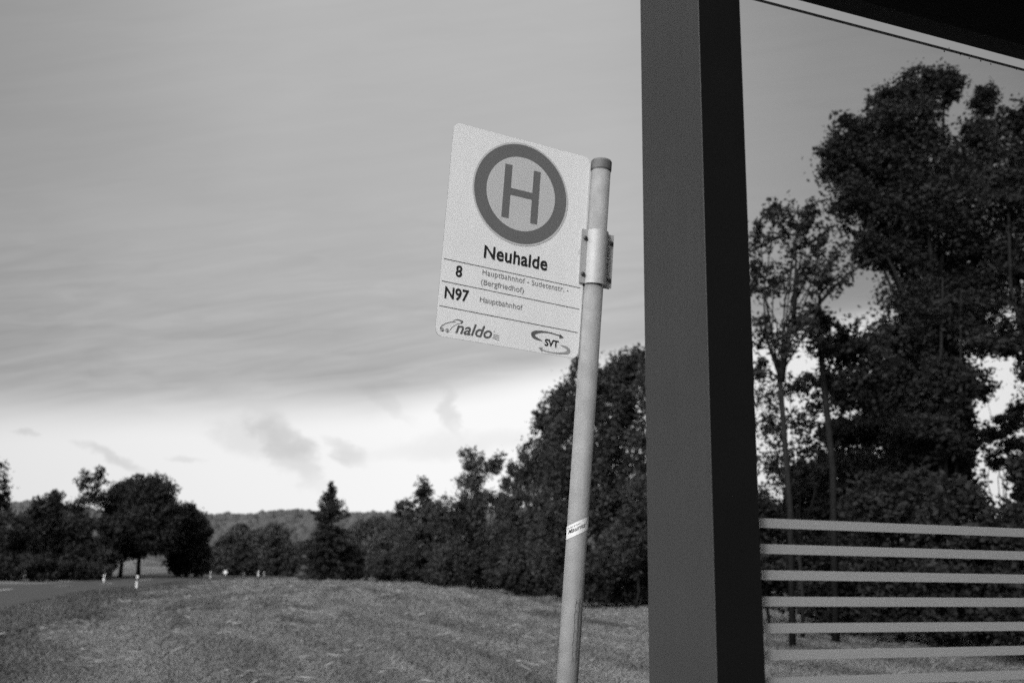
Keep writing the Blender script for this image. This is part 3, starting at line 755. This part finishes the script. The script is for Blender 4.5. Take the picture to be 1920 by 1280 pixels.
def text_pts(body, bold=0.0, shear=0.0, space=1.0):
    c = bpy.data.curves.new('txt', 'FONT'); c.body = body; c.size = 1; c.offset = bold; c.shear = shear; c.space_character = space
    c.resolution_u = 6
    o = bpy.data.objects.new('txt', c); COL.objects.link(o)
    dg = bpy.context.evaluated_depsgraph_get(); me = bpy.data.meshes.new_from_object(o.evaluated_get(dg))
    V_ = np.array([v.co[:2] for v in me.vertices]); F_ = [tuple(p.vertices) for p in me.polygons]
    bpy.data.objects.remove(o); bpy.data.curves.remove(c); bpy.data.meshes.remove(me)
    return V_, F_
_H = {}
def capheight(bold):
    if bold not in _H:
        V_, _ = text_pts('H', bold); _H[bold] = (V_[:, 1].min(), V_[:, 1].max())
    return _H[bold]
def letter(body, u0, u1, vb, cap, mt, bold=0.0, shear=0.0, slope=0.0, n=.0009, name='lettering', space=1.0, parent=None, mapf=None, ref=None):
    V_, F_ = text_pts(body, bold, shear, space)
    y0, y1 = capheight(bold) if ref is None else ref
    x0, x1 = V_[:, 0].min(), V_[:, 0].max()
    if ref is None and any(ch.islower() for ch in body):     # taller lower case, as in a narrow grotesque
        xv = text_pts('x', bold)[0]; xh = xv[:, 1].max(); yv = V_[:, 1]; tgt = y0 + (y1 - y0) * .755
        V_[:, 1] = np.where(yv <= y0, yv, np.where(yv <= xh, y0 + (yv - y0) / (xh - y0) * (tgt - y0), np.where(yv <= y1, tgt + (yv - xh) / (y1 - xh) * (y1 - tgt), yv)))
    u = u0 + (V_[:, 0] - x0) / (x1 - x0) * (u1 - u0); v = vb + (V_[:, 1] - y0) / (y1 - y0) * cap + slope * (u - u0)
    f = mapf or (lambda a, b_: S(a, b_, n))
    return obj(name, mesh([f(a, b_) for a, b_ in zip(u, v)], F_), mt, parent or panel)
letter('Neuhalde', -.1088, .1131, -.0730, .0412, M_black, bold=.022, slope=-.004, space=1.04)
letter('8', -.1968, -.1755, -.1487, .0352, M_black, bold=.022)
letter('N97', -.2262, -.1470, -.2213, .0368, M_black, bold=.022)
letter('Hauptbahnhof - Sudetenstr. -', -.1086, .1953, -.1268, .0160, M_grey, slope=-.014, space=1.05)
letter('(Bergfriedhof)', -.1108, .0361, -.1580, .0160, M_grey, slope=-.012)
letter('Hauptbahnhof', -.1100, .0365, -.2130, .0162, M_grey, slope=-.014)
_l = text_pts('l', .012)[0]; _n = text_pts('n', .012)[0]
letter('naldo', -.1815, -.0600, -.3218, .0365, M_mid, bold=.012, shear=.28, slope=.0, ref=(_n[:, 1].min(), _l[:, 1].max()))
letter('SVT', .1222, .1719, -.3146, .0225, M_black, bold=.03, shear=.05)
letter('®', -.0560, -.0510, -.2995, .005, M_pale)
letter('112.07', .0, .018, .0, .0042, M_pale, mapf=lambda a, b_: S(.2225 + b_ * 1.0, .002 + a, .0009), name='fine_print')
def stroke(pts, t, mt, name, k=1, closed=False, width=None):
    """a curved line of (varying) thickness on the sign"""
    P = np.array(pts, float)
    if len(P) > 2:       # Catmull-Rom
        Q = []; n_ = len(P)
        idx = range(n_ if closed else n_ - 1)
        for i in idx:
            p0, p1, p2, p3 = (P[(i - 1) % n_] if closed else P[max(i - 1, 0)]), P[i], P[(i + 1) % n_], (P[(i + 2) % n_] if closed else P[min(i + 2, n_ - 1)])
            for s in np.linspace(0, 1, 8, endpoint=False):
                Q.append(.5 * ((2 * p1) + (p2 - p0) * s + (2 * p0 - 5 * p1 + 4 * p2 - p3) * s * s + (3 * p1 - p0 - 3 * p2 + p3) * s ** 3))
        if not closed: Q.append(P[-1])
        P = np.array(Q)
    n_ = len(P); T = np.gradient(P, axis=0); T /= np.linalg.norm(T, axis=1)[:, None] + 1e-12
    Nn = np.stack([-T[:, 1], T[:, 0]], 1)
    ww = np.full(n_, t) if width is None else np.interp(np.linspace(0, 1, n_), np.linspace(0, 1, len(width)), width)
    A, B = P + Nn * ww[:, None] / 2, P - Nn * ww[:, None] / 2
    vs = [S(a[0], a[1], .0009) for a in A] + [S(b_[0], b_[1], .0009) for b_ in B]
    r_ = range(n_ if closed else n_ - 1)
    return mesh(vs, [(i, (i + 1) % n_, n_ + (i + 1) % n_, n_ + i) for i in r_])
for u0, v0, u1, v1 in ((-.0556, -.3071, -.0351, -.3080), (-.0565, -.3125, -.0351, -.3145), (-.0575, -.3178, -.0346, -.3213)):
    obj('short_bar', line(u0, v0, u1, v1, .0015), M_mid, panel)
obj('emblem', join([
    stroke([(-.2319, -.3157), (-.2228, -.304), (-.2101, -.2956), (-.1990, -.2915), (-.1836, -.2879)], .0016, None, ''),
    stroke([(-.1919, -.2862), (-.1830, -.2815), (-.1733, -.2806), (-.1593, -.2834)], .0016, None, '', width=[.001, .0018, .003, .0035]),
    stroke([(-.1600, -.2825), (-.1656, -.2896)], .004, None, ''),
    stroke([(-.1656, -.2896), (-.1801, -.2958), (-.1915, -.3054), (-.1988, -.3150)], .0013, None, ''),
    stroke([(-.224 + .0052 * math.cos(a), -.3185 + .0050 * math.sin(a)) for a in np.linspace(0, 6.28, 10, endpoint=False)], .0014, None, '', closed=True),
    stroke([(-.224 + .0018 * math.cos(a), -.3190 + .0018 * math.sin(a)) for a in np.linspace(0, 6.28, 8, endpoint=False)], .0012, None, '', closed=True),
    stroke([(-.2075 + .0050 * math.cos(a), -.3185 + .0048 * math.sin(a)) for a in np.linspace(0, 6.28, 10, endpoint=False)], .0014, None, '', closed=True),
    stroke([(-.2075 + .0017 * math.cos(a), -.3190 + .0017 * math.sin(a)) for a in np.linspace(0, 6.28, 8, endpoint=False)], .0012, None, '', closed=True)]), M_mid, panel)
obj('arrow', join([stroke([(.1130, -.3010), (.0850, -.2930), (.0800, -.2825), (.1000, -.2735), (.1343, -.2705), (.1700, -.2742), (.1790, -.2760)], 0, None, '', width=[.0015, .010, .0135, .0075, .0035, .0034, .0036]),
    poly([(.1745, -.2685), (.1895, -.2797), (.1725, -.2830)], .0009)]), M_mid, panel)
obj('arrow', join([stroke([(.1788, -.3040), (.2030, -.3100), (.2090, -.3190), (.1960, -.3275), (.1540, -.3325), (.1200, -.3300), (.1090, -.3270)], 0, None, '', width=[.0012, .008, .0135, .0065, .0032, .003, .003]),
    poly([(.1140, -.3345), (.1010, -.3232), (.1165, -.3210)], .0009)]), M_pale, panel)

# clamp: half shell over the pole with two bolted flanges
def clamp():
    v0, v1 = -.0905, .0895; uc = .2868; r = PR + .0030; vs, fs = [], []
    prof = [(.2275, .0030), (.2525, .0030), (.2545, .006)]
    for a in np.linspace(180 - 12, 12, 21):
        prof.append((uc + r * math.cos(math.radians(a)), r * math.sin(math.radians(a)) + .001))
    prof += [(.3225, .006), (.3245, .0030), (.3500, .0030)]
    k = len(prof); t = .003
    for v in (v0, v1):
        for i, (u, n_) in enumerate(prof):
            q = (u - uc, n_ - .001); L_ = math.hypot(*q); on_shell = 2 < i < len(prof) - 3
            vs.append(S(u + q[0] / L_ * t, v, n_ + q[1] / L_ * t) if on_shell else S(u, v, n_ + t))
        for i, (u, n_) in enumerate(prof): vs.append(S(u, v, n_))
    for i in range(k - 1):
        fs += [(i, i + 1, 2 * k + i + 1, 2 * k + i), (k + i + 1, k + i, 3 * k + i, 3 * k + i + 1), (i + 1, i, k + i, k + i + 1), (2 * k + i, 2 * k + i + 1, 3 * k + i + 1, 3 * k + i)]
    fs += [(0, 2 * k, 3 * k, k), (k - 1, 2 * k - 1, 4 * k - 1, 3 * k - 1)]
    me = mesh(vs, fs)
    return me
cl = obj('clamp', clamp(), M_clamp, st)
bmx = bmesh.new(); bmx.from_mesh(cl.data); bmesh.ops.recalc_face_normals(bmx, faces=bmx.faces); bmx.to_mesh(cl.data); bmx.free()
for u, v in ((.2415, .0600), (.2400, -.0610), (.3405, .0610), (.3395, -.0640)):
    w = MB(); w.tube([S(u, v, .004), S(u, v, .0095), S(u, v, .012)], [.0075, .0075, .0045], 6)
    w.tube([S(u, v, .012), S(u, v - .001, .017)], [.003, .0026], 8)
    obj('bolt', w.mesh(), M_bolt, cl)
# flat back strap behind plate and pole
w = MB()
prof = [(.2275, -.0065), (.2495, -.0065)] + [(.2880 + (PR + .003) * math.cos(math.radians(a)), -(PR + .003) * math.sin(math.radians(a)) - .001) for a in np.linspace(165, 15, 15)] + [(.3285, -.0065), (.3500, -.0065)]
vs = [S(u, v, n_) for v in (-.0905, .0895) for u, n_ in prof] + [S(u, v, n_ - .003) for v in (-.0905, .0895) for u, n_ in prof]
k = len(prof); fs = []
for i in range(k - 1):
    fs += [(i, i + 1, k + i + 1, k + i), (2 * k + i + 1, 2 * k + i, 3 * k + i, 3 * k + i + 1), (i, 2 * k + i, 2 * k + i + 1, i + 1), (k + i, k + i + 1, 3 * k + i + 1, 3 * k + i)]
obj('clamp_back', mesh(vs, fs), M_clamp, st)

# sticker and stain wrapped on the pole
def on_pole(ang_, s, lift, s0=-0.027):
    """ang_: angle from the camera-facing side (radians, + to the right); s: metres below the pole top"""
    c = P_top - pax * (s + s0)
    tocam = CAM - c; tocam -= pax * (tocam @ pax); tocam /= np.linalg.norm(tocam)
    right = np.cross(pax, -tocam); right = -right if right @ XR < 0 else right
    return c + (PR + lift) * (math.cos(ang_) * tocam + math.sin(ang_) * right)
ks, m_ = 28, 3
sl_ = .0125
def s_mid(a): return 1.205 - .0290 * math.sin(a) * .62
vs = []; fs = []
for i in range(ks + 1):
    a = -1.75 + 3.3 * i / ks
    for t in (-.0205, .0205): vs.append(on_pole(a, s_mid(a) + t, .0006))
fs = [(2 * i, 2 * i + 2, 2 * i + 3, 2 * i + 1) for i in range(ks)]
stk = obj('sticker', mesh(vs, fs), M_stick, st)
def stick_map(a, b_):
    return on_pole(a, s_mid(a) - b_, .0011)
letter('Mauritz\'', -.95, .95, -.0065, .0125, M_black, bold=.01, shear=.3, mapf=stick_map, parent=stk)
letter('Sammler & Kunst', -1.05, .25, .0095, .0040, M_mid, mapf=stick_map, parent=stk, name='fine_print')
vs = []; fs = []
nn = 22
for i in range(nn + 1):
    s = 1.415 + .185 * i / nn
    wv = .05 * math.sin(i * 1.9) + .04 * math.sin(i * .7)
    a0, a1 = .28 + wv, 1.12 + .05 * math.sin(i * 2.3)
    for a in (a0, (a0 + a1) / 2, a1): vs.append(on_pole(a, s, .0004))
for i in range(nn):
    for k in range(2): fs.append((3 * i + k, 3 * i + k + 1, 3 * i + k + 4, 3 * i + k + 3))
obj('stain', mesh(vs, fs), M_stain, st)

# ------------------------------------------------------------------ bus shelter
n_in = -gn                                             # towards the inside of the shelter (camera side)
D0 = 1.90
def hit(px, py, p0, nrm):
    r = ray(px, py); return CAM + r * (((p0 - CAM) @ nrm) / (r @ nrm))
B0 = at(1326.7, 640, D0); B0[2] = 0                    # near corner of the post
Cp = hit(1409.7, 640, B0, gn); Wp = (Cp - B0) @ gd
Ap = hit(1208.7, 640, B0, gd); Dp = (Ap - B0) @ gn
g_off = .035                                           # glass plane behind the front face
gp = B0 + gn * g_off
z_top = hit(1675, 64.5, gp, gn)[2]                     # upper edge of the pane
rp = B0 + gn * .0
rp = B0 + gn * .055
z_roof = hit(1920, 113.6, rp, gn)[2]
rb = root('bus_shelter', (B0[0], B0[1], 0), 'dark painted bus shelter post, black roof edge and striped glass pane', 'bus shelter')
H_post = z_roof + .16
w = MB(); w.box(B0, gd * Wp, gn * Dp, (0, 0, H_post), bevel=.0015); obj('post', w.mesh(), M_post, rb)
w = MB(); w.box(B0 - gn * .0025 + gd * .0005, gd * (Wp - .001), gn * .0023, (0, 0, H_post)); obj('front_shade_plate', w.mesh(), M_shade, rb)  # added thin plate: under-roof shade of the post front put into its colour
LEN = 3.4
w = MB(); w.box(B0 + gd * LEN, gd * Wp, gn * Dp, (0, 0, H_post), bevel=.003); obj('post', w.mesh(), M_post, rb)
# roof: edge beam along the glass line and slab over the waiting area
w = MB()
w.box(B0 + gd * (Wp + .001) + np.array([0, 0, z_roof]), gd * (LEN - Wp - .002), gn * .055, (0, 0, .158))
obj('roof_beam', w.mesh(), M_roof, rb)
w = MB()
w.box(B0 + gd * .004 - gn * 2.3 + np.array([0, 0, H_post + .002]), gd * (LEN + Wp + .2), gn * (2.3 + .055), (0, 0, .07), bevel=.006)
obj('roof', w.mesh(), M_roof, rb)
# end wall of the shelter at the far right, outside the picture
w = MB(); w.box(B0 + gd * (LEN + .02) - gn * 2.1 + np.array([0, 0, .1]), gd * .03, gn * 2.07, (0, 0, H_post - .12), bevel=.004)
obj('end_wall', w.mesh(), M_post, rb)
# pane
def G(t, z, n_=0.0): return gp + gd * t + gn * n_ + np.array([0, 0, z])
T0, T1, TH = Wp + .003, LEN - .003, .010
pane_w = MB(); pane_w.box(G(T0, .12), gd * (T1 - T0), gn * TH, (0, 0, z_top - .12))
pmz = pane_w.mesh(); pmz.materials.append(M_glass); pmz.materials.append(M_gedge); pmz.materials.append(M_frit)
for p in pmz.polygons:
    if abs(p.normal.z) > .5 or abs(np.dot(p.normal, gd)) > .5: p.material_index = 1
# frosted stripes printed on the pane (same mesh, second material)
def zof(px, py): return hit(px, py, gp, gn)[2]
tops = [(1422, 970.6), (1423, 1018.6), (1425.7, 1067.4), (1428, 1117.2), (1430, 1168.2), (1433, 1217), (1435.5, 1269.5)]
z1 = zof(*tops[0]); z7 = zof(*tops[6]); pitch_s = (z1 - z7) / 6
th = zof(1424, 972) - zof(1424, 990)
bmg = bmesh.new(); bmg.from_mesh(pmz)
for k in range(12):
    zt = z1 - pitch_s * k
    f = bmg.faces.new([bmg.verts.new(G(a, z, -.0006)) for a, z in ((T0, zt - th), (T1, zt - th), (T1, zt), (T0, zt))]); f.material_index = 2
bmg.to_mesh(pmz); bmg.free()
pane = obj('glass_pane', pmz, None, rb)
# two dirt specks groups on the glass just under its top edge
for px_, py_, r_ in ((1770, 97, .0022), (1817, 110, .0018), (1838, 115, .0022), (1857, 121, .0020), (1800, 104, .0012), (1901, 127, .0018), (1905, 131, .0014), (1779, 91, .0015)):
    c = hit(px_, py_, gp, gn) - gn * .0008
    sp_ = MB(); sp_.tube([c, c - gn * .0006], r_, 8)
    obj('dirt_speck', sp_.mesh(), M_blackp, pane)
print('post', Wp, Dp, 'ztop', z_top, 'zroof', z_roof, 'stripe pitch', pitch_s, th, 'z1', z1)
print('polys', sum(len(o.data.polygons) for o in scene.objects if o.type == 'MESH'))
